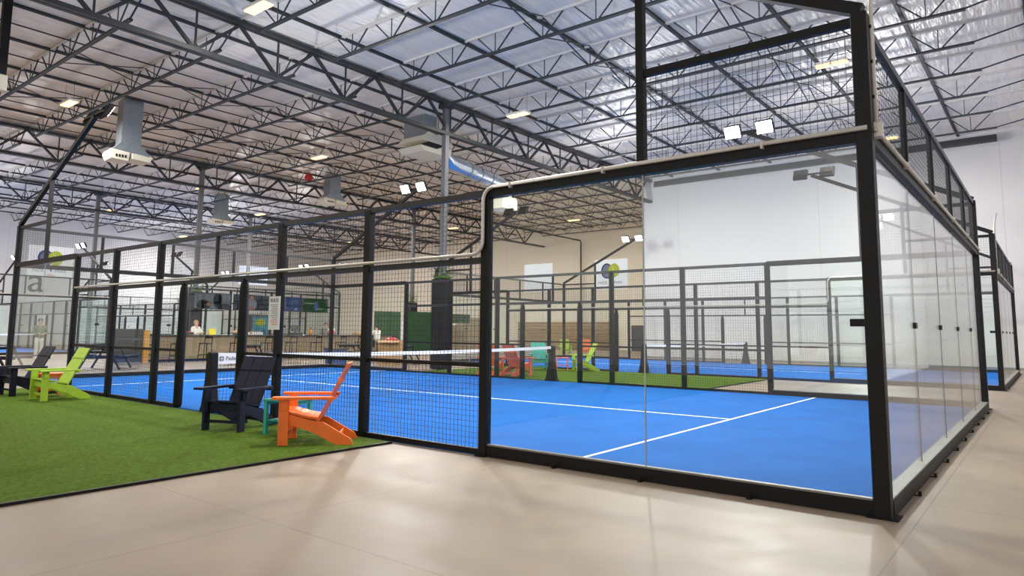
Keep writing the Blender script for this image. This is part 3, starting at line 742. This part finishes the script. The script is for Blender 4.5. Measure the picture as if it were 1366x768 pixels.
def side_table(m, label, loc, rz):
    t = thing('side_table', label, 'side table', loc, rz, 'outdoor side tables')
    for k in range(4): MB().box((-.23, -.228+.115*k, .43), (.23, -.118+.115*k, .455)).obj('top_slat', m, t)
    for a in (-1, 1):
        for b in (-1, 1): MB().box((a*.195-.025, b*.195-.02, 0), (a*.195+.025, b*.195+.02, .43)).obj('leg', m, t)
        MB().box((-.19, a*.195-.012, .38), (.19, a*.195+.012, .43)).obj('apron', m, t)
        MB().box((-.19, a*.195-.012, .12), (.19, a*.195+.012, .17)).obj('stretcher', m, t)
    for k in range(3): MB().box((-.18, -.16+.115*k, .17), (.18, -.07+.115*k, .19)).obj('shelf_slat', m, t)
    return t
t0 = side_table(M['teal'], 'aqua side table between the navy and orange chairs', (-.55, 6.95, Zt), .3)
def stable(m, label, loc, rz):
    c = dup(t0, loc, rz, label); recolor(c, M['teal'], m); return c
stable(M['orange'], 'orange side table behind the lime chair at left', (-.75, 14.7, Zt), 0)
stable(M['coral'], 'coral side table beside the lime chair on the far turf strip', (14.55, 12.75, Zt), .6)

def picnic(label, loc, rz):
    m = M['navy']
    t = thing('picnic_table', label, 'picnic table', loc, rz, 'dark picnic tables')
    for k in range(5): MB().box((-.9, -.36+.146*k, .72), (.9, -.222+.146*k, .755)).obj('top_plank', m, t)
    for s in (-1, 1):
        for k in range(2): MB().box((-.9, s*.72-.14+.145*k, .43), (.9, s*.72-.005+.145*k, .465)).obj('bench_plank', m, t)
        for q in (-1, 1): MB().bar((s*.62, q*.24, .72), (s*.62, q*.62, 0), .045, .1, (1,0,0)).obj('leg', m, t)
        MB().box((s*.62-.05, -.85, .36), (s*.62-.005, .85, .43)).obj('bench_beam', m, t)
        MB().box((s*.62-.05, -.34, .65), (s*.62-.005, .34, .72)).obj('top_beam', m, t)
    return t
p0 = picnic('navy picnic table behind the far left end of the nearest court', (4.0, 24.3, 0), .9)
dup(p0, (1.2, 25.6, 0), .9, 'navy picnic table at the far left edge behind the navy chair')
dup(p0, (9.4, 24.4, 0), .9, 'navy picnic table in front of the bar counter, behind the net tag')
dup(p0, (14.2, 20.6, 0), .6, 'navy picnic table right of the padded column with the crash pad')
dup(p0, (13.6, 23.4, 0), .7, 'navy picnic table left of the tall cardboard box, before the hedge wall')

# bar counter
bar = thing('bar_counter', 'long tan clad bar counter with dark top behind the nearest court', 'bar counter', (7.1, 28, 0))
MB().box((0, -.15, 1.06), (13.4, .55, 1.12)).obj('counter_top', M['dark_top'], bar, bevel=.01)
for k in range(11): MB().box((.05+1.21*k, 0, .1), (1.25+1.21*k, .4, 1.06)).obj('front_panel', M['wood'], bar)
MB().box((.1, .04, 0), (13.3, .36, .1)).obj('plinth', M['black'], bar)
MB().tube([(.2, -.16, .22), (13.2, -.16, .22)], .02, 8).obj('foot_rail', M['alu'], bar)
def stool(label, loc, rz):
    t = thing('bar_stool', label, 'stool', loc, rz, 'bar stools at the counter'); m = M['black']
    for a in (-1, 1):
        for b in (-1, 1): MB().bar((a*.2, b*.2, 0), (a*.17, b*.17, .74), .03, .03).obj('leg', m, t)
        MB().bar((a*.19, -.19, .26), (a*.19, .19, .26), .025, .025).obj('foot_bar', m, t)
        MB().bar((-.19, a*.19, .3), (.19, a*.19, .3), .025, .025).obj('foot_bar', m, t)
        MB().bar((a*.17, -.18, .74), (a*.17, -.22, 1.08), .028, .028).obj('back_post', m, t)
    MB().box((-.2, -.2, .74), (.2, .2, .78)).obj('seat', m, t, bevel=.01)
    MB().bar((-.18, -.22, 1.03), (.18, -.22, 1.03), .025, .1).obj('back_rail', m, t)
    return t
s0 = stool('black metal bar stool at the left end of the counter', (7.9, 27.35, 0), .1)
SP = ['black metal bar stool below the yellow card on the counter', 'black metal bar stool below the food bowl on the counter', 'black metal bar stool before the till on the counter',
      'black metal bar stool under the notice sheet', 'black metal bar stool below the pink tub on the counter', 'black metal bar stool under the green sport screen', 'black metal bar stool left of the seated customer', 'black metal bar stool right of the seated customer']
for x, lab in zip((9.1, 10.5, 12.0, 13.3, 14.7, 16.2, 17.4, 19.6), SP): dup(s0, (x, 27.35, 0), random.uniform(-.2, .2), lab)
# goods on the counter
Zc = 1.12
tag(MB().prism([(-.1, 0), (.1, 0), (.02, .26), (-.02, .26)], 0, -.14, .14).obj('tent_card', M['yellow'], loc=(9.75, 28.1, Zc)), 'yellow tent card standing on the bar counter', 'card')
bw = thing('food_bowl', 'shallow bowl heaped with snacks on the bar counter', 'bowl', (10.9, 28.15, Zc))
MB().lathe([(.1, 0), (.22, .1), (.24, .12), (.2, .11)], 18).obj('bowl', M['cream'], bw, smooth=True)
MB().ball((0, 0, .12), (.19, .19, .08), 2).obj('snack_heap', M['card'], bw, smooth=True)
ti = thing('till_terminal', 'dark till terminal with pale screen frame on the bar counter', 'till', (14.1, 28.2, Zc))
MB().box((-.28, -.2, 0), (.28, .2, .12)).obj('till_base', M['greybox'], ti, bevel=.01)
MB().bar((0, 0, .1), (0, .06, .3), .06, .05).obj('stand', M['black'], ti)
MB().bar((0, .0, .18), (0, .1, .46), .5, .03, (0, -1, .3)).obj('screen', M['greybox'], ti)
bo = thing('juice_bottle', 'tall amber bottle with black cap on the bar counter', 'bottle', (14.9, 28.1, Zc))
MB().lathe([(.08, 0), (.09, .03), (.09, .22), (.03, .3)], 14).obj('bottle_body', M['bottle'], bo, smooth=True)
MB().lathe([(.035, .29), (.035, .36)], 12).obj('cap', M['black'], bo)
tb = thing('snack_tub', 'pink tub with white lid on the bar counter', 'tub', (16.15, 28.1, Zc))
MB().lathe([(.17, 0), (.2, .2)], 18).obj('tub_body', M['pink'], tb, smooth=True)
MB().lathe([(.205, .2), (.205, .24), (.15, .32)], 18).obj('lid', M['whitecloth'], tb, smooth=True)
for x, lab, m in ((11.9, 'flat white tray of goods on the bar counter by the dark gate post', M['white']), (18.0, 'wicker basket of rolls on the bar counter', M['card']), (8.6, 'dark display box at the left part of the bar counter', M['greybox'])):
    o = thing('display_tray', lab, 'tray', (x, 28.15, Zc))
    MB().box((-.28, -.17, 0), (.28, .17, .03)).obj('tray_base', m, o)
    for s in (-1, 1):
        MB().box((-.28, s*.17-.01, .03), (.28, s*.17+.01, .12)).obj('tray_side', m, o)
    for k in range(4): MB().ball((-.2+.13*k, 0, .09), (.07, .1, .06), 2).obj('item', M['card'] if m != M['greybox'] else M['red'], o, smooth=True)
# hanging screens above the bar, on a dark frame
gan = thing('screen_frame', 'dark overhead frame of posts carrying the screens behind the bar', 'frame', (10.2, 31.2, 0))
for x in (0, 2.1, 4.4, 6.2, 8.2): MB().box((x-.04, -.04, 0), (x+.04, .04, 3.3)).obj('post', M['black'], gan)
MB().box((-.1, -.05, 3.25), (8.4, .05, 3.33)).obj('beam', M['black'], gan)
def tv(xa, xb, za, zb, label, m, y=31.05):
    t = thing('hanging_screen', label, 'screen', ((xa+xb)/2, y, (za+zb)/2), 0, 'screens above the bar')
    w, h = xb-xa, zb-za
    MB().box((-w/2, 0, -h/2), (w/2, .06, h/2)).obj('casing', M['black'], t)
    MB().box((-w/2+.03, -.006, -h/2+.03), (w/2-.03, 0, h/2-.03)).obj('display', m, t)
    MB().box((-.15, .06, -.1), (.15, .12, .1)).obj('bracket', M['black'], t)
tv(10.35, 12.25, 2.33, 3.12, 'hanging screen with dark figures on grey, leftmost above the bar', screen_mat('screen dark figures', (120, 126, 132), [(-.45, -.2, .35, .25, (30, 30, 34)), (.25, .05, .22, .4, (28, 30, 36)), (.6, -.3, .4, .2, (50, 54, 60)), (-.2, -.15, .1, .1, (170, 110, 90))]))
tv(12.4, 14.35, 2.33, 3.12, 'hanging screen showing a man in grey shirt, behind the dark gate post', screen_mat('screen man', (52, 62, 74), [(.0, -.1, .3, .3, (150, 158, 172)), (0, .2, .11, .14, (186, 130, 110)), (0, -.28, .25, .06, (180, 110, 96))]))
tv(15.0, 16.3, 2.33, 3.12, 'hanging screen in plain dark blue right of the notice sheet', screen_mat('screen blue', (44, 74, 130), [(.35, -.25, .08, .06, (150, 180, 220))]))
tv(16.4, 18.1, 2.33, 3.1, 'hanging screen showing a green sports field, rightmost above the bar', screen_mat('screen green', (36, 78, 40), [(.05, -.05, .14, .26, (90, 110, 170)), (-.35, .1, .4, .03, (170, 190, 180)), (.3, -.2, .3, .03, (150, 180, 150))]))
# drinks fridge and back-of-bar pieces
fz = thing('drinks_fridge', 'tall drinks fridge with lit cyan and yellow front behind the bar', 'fridge', (13.4, 30.2, 0))
MB().box((-.5, 0, 0), (.5, .6, 2.1)).obj('cabinet', M['greybox'], fz, bevel=.02)
MB().box((-.42, -.01, .25), (.42, 0, 2.0)).obj('lit_front', screen_mat('fridge front', (96, 170, 186), [(0, 1.72, .3, .18, (206, 206, 60)), (-.1, .7, .28, .3, (120, 130, 140)), (.2, 1.1, .12, .3, (60, 110, 150))], .8), fz)
MB().box((-.46, -.03, .9), (-.43, -.01, 1.4)).obj('handle', M['alu'], fz)
hw = thing('hedge_wall', 'dark green hedge covered partition wall right of the bar', 'partition', (20.9, 30.3, 0))
for a, b, z0, z1 in ((0, 2.0, 0, 2.5), (2.6, 5.0, 0, 2.55), (5.6, 6.5, .55, 2.5), (6.5, 8.4, 1.9, 2.5)):
    MB().box((a, -.05, z0), (b, .05, z1)).obj('hedge_panel', M['green_wall'], hw)
for a in (2.1, 2.5): MB().box((a-.05, -.1, 0), (a+.05, 0, 2.0)).obj('white_batten', M['white'], hw)
tan = thing('plywood_screen', 'tan plywood boxes stacked right of the hedge wall', 'boxes', (28.2, 31.0, 0))
MB().box((0, 0, 0), (3.0, .6, 1.75)).obj('panel', M['wood'], tan); MB().box((1.2, .0, 1.75), (3.0, .6, 2.3)).obj('upper_panel', M['wood'], tan)
pw = thing('pallet_wall', 'long brown timber slat wall standing before the rear cream wall', 'slat wall', (41.2, 26.3, 0))
for k in range(9): MB().box((0, 0, .05+.24*k), (.1, 9.0, .26+.24*k)).obj('slat', M['wood2'], pw)
for k in range(4): MB().box((.1, .1+2.9*k, 0), (.2, .2+2.9*k, 2.2)).obj('upright', M['wood2'], pw)
cb = thing('cardboard_box', 'open brown cardboard box with red goods left of the padded column', 'box', (12.0, 18.9, 0), .65)
MB().box((-.5, -.4, 0), (.5, .4, 1.0)).obj('carton', M['card'], cb)
for s in (-1, 1): MB().bar((s*.5, 0, 1.0), (s*.75, 0, .93), .8, .01, (0,0,1)).obj('flap', M['card'], cb)
MB().ball((0, 0, 1.0), (.36, .26, .12), 2).obj('red_goods', M['red'], cb, smooth=True)
bc = thing('blue_bin', 'dark blue bin beneath the cardboard box behind the far end glass', 'bin', (10.95, 20.9, 0))
MB().prism([(-.28, 0), (.28, 0), (.33, .62), (-.33, .62)], 1, -.28, .28).obj('tub', M['bluepaint'], bc); MB().box((-.36, -.32, .62), (.36, .32, .68)).obj('lid', M['greybox'], bc)
ck = thing('side_cabinet', 'dark grey cabinet with amber timber post at the left end of the bar', 'cabinet', (6.0, 27.2, 0))
MB().box((-.55, 0, .05), (.45, .6, 1.35)).obj('body', M['greybox'], ck, bevel=.01); MB().box((.46, -.1, 0), (.66, .1, 1.3)).obj('timber_post', M['amber_wood'], ck)
for k in range(3): MB().box((.66, -.08, .3+.4*k), (1.05, .35, .34+.4*k)).obj('shelf', M['black'], ck)
jc = thing('wall_cabinet', 'dark grey two door cabinet at the right end of the rear cream wall', 'cabinet', (40.6, 23.4, 0), -PI/2)
MB().box((-.6, 0, 0), (.6, .5, 1.9)).obj('body', M['greybox'], jc, bevel=.01); MB().box((-.56, -.02, .98), (.56, 0, 1.86)).obj('door', M['greybox'], jc); MB().box((-.56, -.02, .04), (.56, 0, .94)).obj('door', M['greybox'], jc)
for z in (.5, 1.4): MB().box((.4, -.045, z), (.43, -.02, z+.15)).obj('handle', M['alu'], jc)

# ------------------------------------------------------------------ people
def person(label, loc, rz, J, shirt, trousers, hairm, group=None):
    """J: dict of joints (local: facing -y). one continuous skinned body with head, face, hands and fingers"""
    t = thing('person', label, 'person', loc, rz)
    V = []; E = []; Rr = []
    def v(p, r, parent=None):
        V.append(Vector(p)); Rr.append(r if isinstance(r, tuple) else (r, r))
        if parent is not None: E.append((parent, len(V)-1))
        return len(V)-1
    root = v(J['pelvis'], (.15, .11))
    waist = v(J['waist'], (.13, .095), root); chest = v(J['chest'], (.155, .11), waist)
    neck0 = v(J['neck'], .06, chest); hd = Vector(J['head'])
    chin = v(hd+Vector((0, -.01, -.09)), (.06, .07), neck0); mid = v(hd, (.078, .095), chin); top = v(hd+Vector((0, .01, .07)), (.066, .08), mid)
    v(hd+Vector((0, -.115, -.015)), .013, mid)
    for s in (-1, 1): v(hd+Vector((s*.088, .01, -.01)), .016, mid)
    arms = []
    for s, k in ((-1, 'R'), (1, 'L')):
        sh = v(J['sh'+k], .06, chest); el = v(J['el'+k], .046, sh); wr = v(J['wr'+k], .03, el)
        d = (Vector(J['wr'+k])-Vector(J['el'+k])).normalized(); side = d.cross(Vector((0,0,1)))
        side = side.normalized() if side.length > .05 else Vector((1,0,0))
        palm = v(Vector(J['wr'+k])+d*.07, (.038, .02), wr)
        for q, ln in zip((-1.5, -.5, .5, 1.5), (.06, .075, .07, .05)):
            b = Vector(J['wr'+k])+d*.1+side*q*.019
            f1 = v(b, .010, palm); f2 = v(b+d*ln*.5+Vector((0, 0, -.008)), .009, f1); v(b+d*ln+Vector((0, 0, -.025)), .008, f2)
        th = v(Vector(J['wr'+k])+d*.045+side*.04*s, .011, wr); v(Vector(J['wr'+k])+d*.085+side*.055*s, .009, th)
        hp = v(Vector(J['hip'+k]).lerp(Vector(J['kn'+k]), .22), .082, root); kn = v(J['kn'+k], .065, hp); an = v(J['an'+k], .045, kn)
        fo = v(Vector(J['an'+k])+Vector((0, -.03, -.045)), (.045, .035), an); v(Vector(J['an'+k])+Vector((0, -.17, -.055)), (.045, .028), fo)
    def skin(name, V, E, Rr, m, parent):
        me = bpy.data.meshes.new(name); me.from_pydata(V, E, []); me.materials.append(m)
        o = put(name, me, parent)
        md = o.modifiers.new('skin', 'SKIN'); md.use_smooth_shade = True
        sv = me.skin_vertices[0].data
        for i, r in enumerate(Rr): sv[i].radius = r
        sv[0].use_root = True
        sb = o.modifiers.new('smooth', 'SUBSURF'); sb.levels = 1; sb.render_levels = 1
        return o
    body = skin('body', V, E, Rr, M['skin'], t)
    lv = lambda a, b, f: Vector(a).lerp(Vector(b), f)
    V2 = [Vector(J['pelvis'])+(Vector(J['pelvis'])-Vector(J['waist']))*.75, Vector(J['pelvis']).lerp(Vector(J['waist']), .6), Vector(J['chest']), lv(J['chest'], J['neck'], .75)]
    E2 = [(0,1),(1,2),(2,3)]; R2 = [(.19,.15),(.172,.135),(.178,.13),(.085,.08)]
    for k in 'RL':
        i = len(V2); V2 += [Vector(J['sh'+k]), Vector(J['el'+k]), lv(J['el'+k], J['wr'+k], .9)]; E2 += [(2,i),(i,i+1),(i+1,i+2)]; R2 += [(.078,.078),(.062,.062),(.045,.045)]
    skin('shirt', V2, E2, R2, shirt, t)
    V3 = [Vector(J['pelvis']), Vector(J['pelvis']).lerp(Vector(J['waist']), .8)]; E3 = [(0,1)]; R3 = [(.165,.125), (.15,.11)]
    for k in 'RL':
        i = len(V3); V3 += [Vector(J['hip'+k]).lerp(Vector(J['kn'+k]), .22), Vector(J['kn'+k]), lv(J['kn'+k], J['an'+k], .93)]; E3 += [(0,i),(i,i+1),(i+1,i+2)]; R3 += [(.098,.098),(.078,.078),(.062,.062)]
    skin('trousers', V3, E3, R3, trousers, t)
    h = MB().ball(tuple(hd+Vector((0, .022, .045))), (.098, .108, .1), 3)
    bmesh.ops.delete(h.bm, geom=[q for q in h.bm.verts if q.co.y < hd.y-.045 and q.co.z < hd.z+.07], context='VERTS')
    h.obj('hair', hairm, t, smooth=True)
    for s in (-1, 1): MB().ball(tuple(hd+Vector((s*.033, -.088, .015))), .011, 2).obj('eye', M['blackcloth'], t)
    MB().cbox(tuple(hd+Vector((0, -.088, -.062))), (.045, .012, .008)).obj('mouth', M['pink'], t)
    for k in 'RL':
        a = Vector(J['an'+k]); MB().ball(tuple(a+Vector((0, -.07, -.055))), (.05, .14, .045), 2).obj('shoe', M['whitecloth'], t, smooth=True)
    return t
def stand(arms):
    J = dict(pelvis=(0, 0, .95), waist=(0, 0, 1.12), chest=(0, .005, 1.34), neck=(0, .01, 1.5), head=(0, -.01, 1.63),
             shR=(-.19, .01, 1.42), shL=(.19, .01, 1.42), hipR=(-.09, 0, .88), hipL=(.09, 0, .88), knR=(-.1, -.02, .5), knL=(.11, 0, .5), anR=(-.11, .02, .1), anL=(.12, .02, .1))
    J.update(arms); return J
clasp = dict(elR=(-.27, -.03, 1.14), elL=(.27, -.03, 1.14), wrR=(-.09, -.2, 1.1), wrL=(.09, -.2, 1.1))
person('person in sage jumper and white trousers with hands clasped, standing far back at left', (4.95, 33.7, 0), .72+PI*1.5+.9-PI*.0, stand(clasp), M['sage'], M['whitecloth'], M['hair'])
work = dict(elR=(-.26, -.05, 1.15), elL=(.25, -.08, 1.16), wrR=(-.14, -.28, 1.18), wrL=(.12, -.3, 1.2))
person('fair haired person in white shirt and black trousers behind the bar counter at left', (9.85, 29.7, 0), .3, stand(work), M['whitecloth'], M['blackcloth'], M['blond'])
hang = dict(elR=(-.25, .02, 1.14), elL=(.25, .02, 1.14), wrR=(-.24, -.06, .9), wrL=(.24, -.06, .9))
person('person in grey top standing behind the right part of the bar counter', (17.3, 30.1, 0), -.3, stand(hang), M['greycloth'], M['blackcloth'], M['hair'])
sit = dict(pelvis=(0, 0, .86), waist=(0, -.02, 1.02), chest=(0, -.05, 1.24), neck=(0, -.06, 1.4), head=(0, -.09, 1.55), shR=(-.19, -.05, 1.32), shL=(.19, -.05, 1.32),
           hipR=(-.09, -.03, .84), hipL=(.09, -.03, .84), knR=(-.12, -.42, .82), knL=(.12, -.42, .82), anR=(-.12, -.38, .4), anL=(.12, -.38, .4),
           elR=(-.27, -.25, 1.14), elL=(.27, -.25, 1.14), wrR=(-.14, -.46, 1.15), wrL=(.14, -.46, 1.15))
dup(s0, (18.5, 27.25, 0), PI, 'black metal bar stool under the seated customer')
person('dark haired person in white top seated on a stool at the bar counter', (18.5, 27.25, 0), PI, sit, M['whitecloth'], M['blackcloth'], M['hair'])

# ------------------------------------------------------------------ light
wd = bpy.data.worlds.new('daylight'); sc.world = wd; wd.use_nodes = True
bg = wd.node_tree.nodes['Background']; bg.inputs[0].default_value = (1.0, .965, .94, 1); bg.inputs[1].default_value = 2.2
for k, (cx, cy) in COURTS.items():
    for X, iw in ((0, 1), (10, -1)):
        for Y, sy in ((0, 1), (20, -1)):
            ld = bpy.data.lights.new('court flood', 'AREA'); ld.energy = 1100; ld.shape = 'RECTANGLE'; ld.size = 1.1; ld.size_y = .3
            ld.color = (1, .985, .96)
            lo = bpy.data.objects.new('court_flood', ld); COL.objects.link(lo); lo.location = (cx+X+iw*.22, cy+Y+sy*4.3, 6.16)
            lo.rotation_euler = Vector((iw*1.0, sy*.1, -.75)).to_track_quat('-Z', 'X').to_euler()
sc.view_settings.view_transform = 'Standard'; sc.view_settings.look = 'None'
sc.view_settings.exposure = -0.92; sc.view_settings.gamma = 1; sc.view_settings.use_curve_mapping = False
sc.cycles.max_bounces = 10; sc.cycles.transparent_max_bounces = 24; sc.cycles.glossy_bounces = 4; sc.cycles.diffuse_bounces = 4
sc.cycles.caustics_reflective = False; sc.cycles.caustics_refractive = False
sc.cycles.sample_clamp_indirect = 6
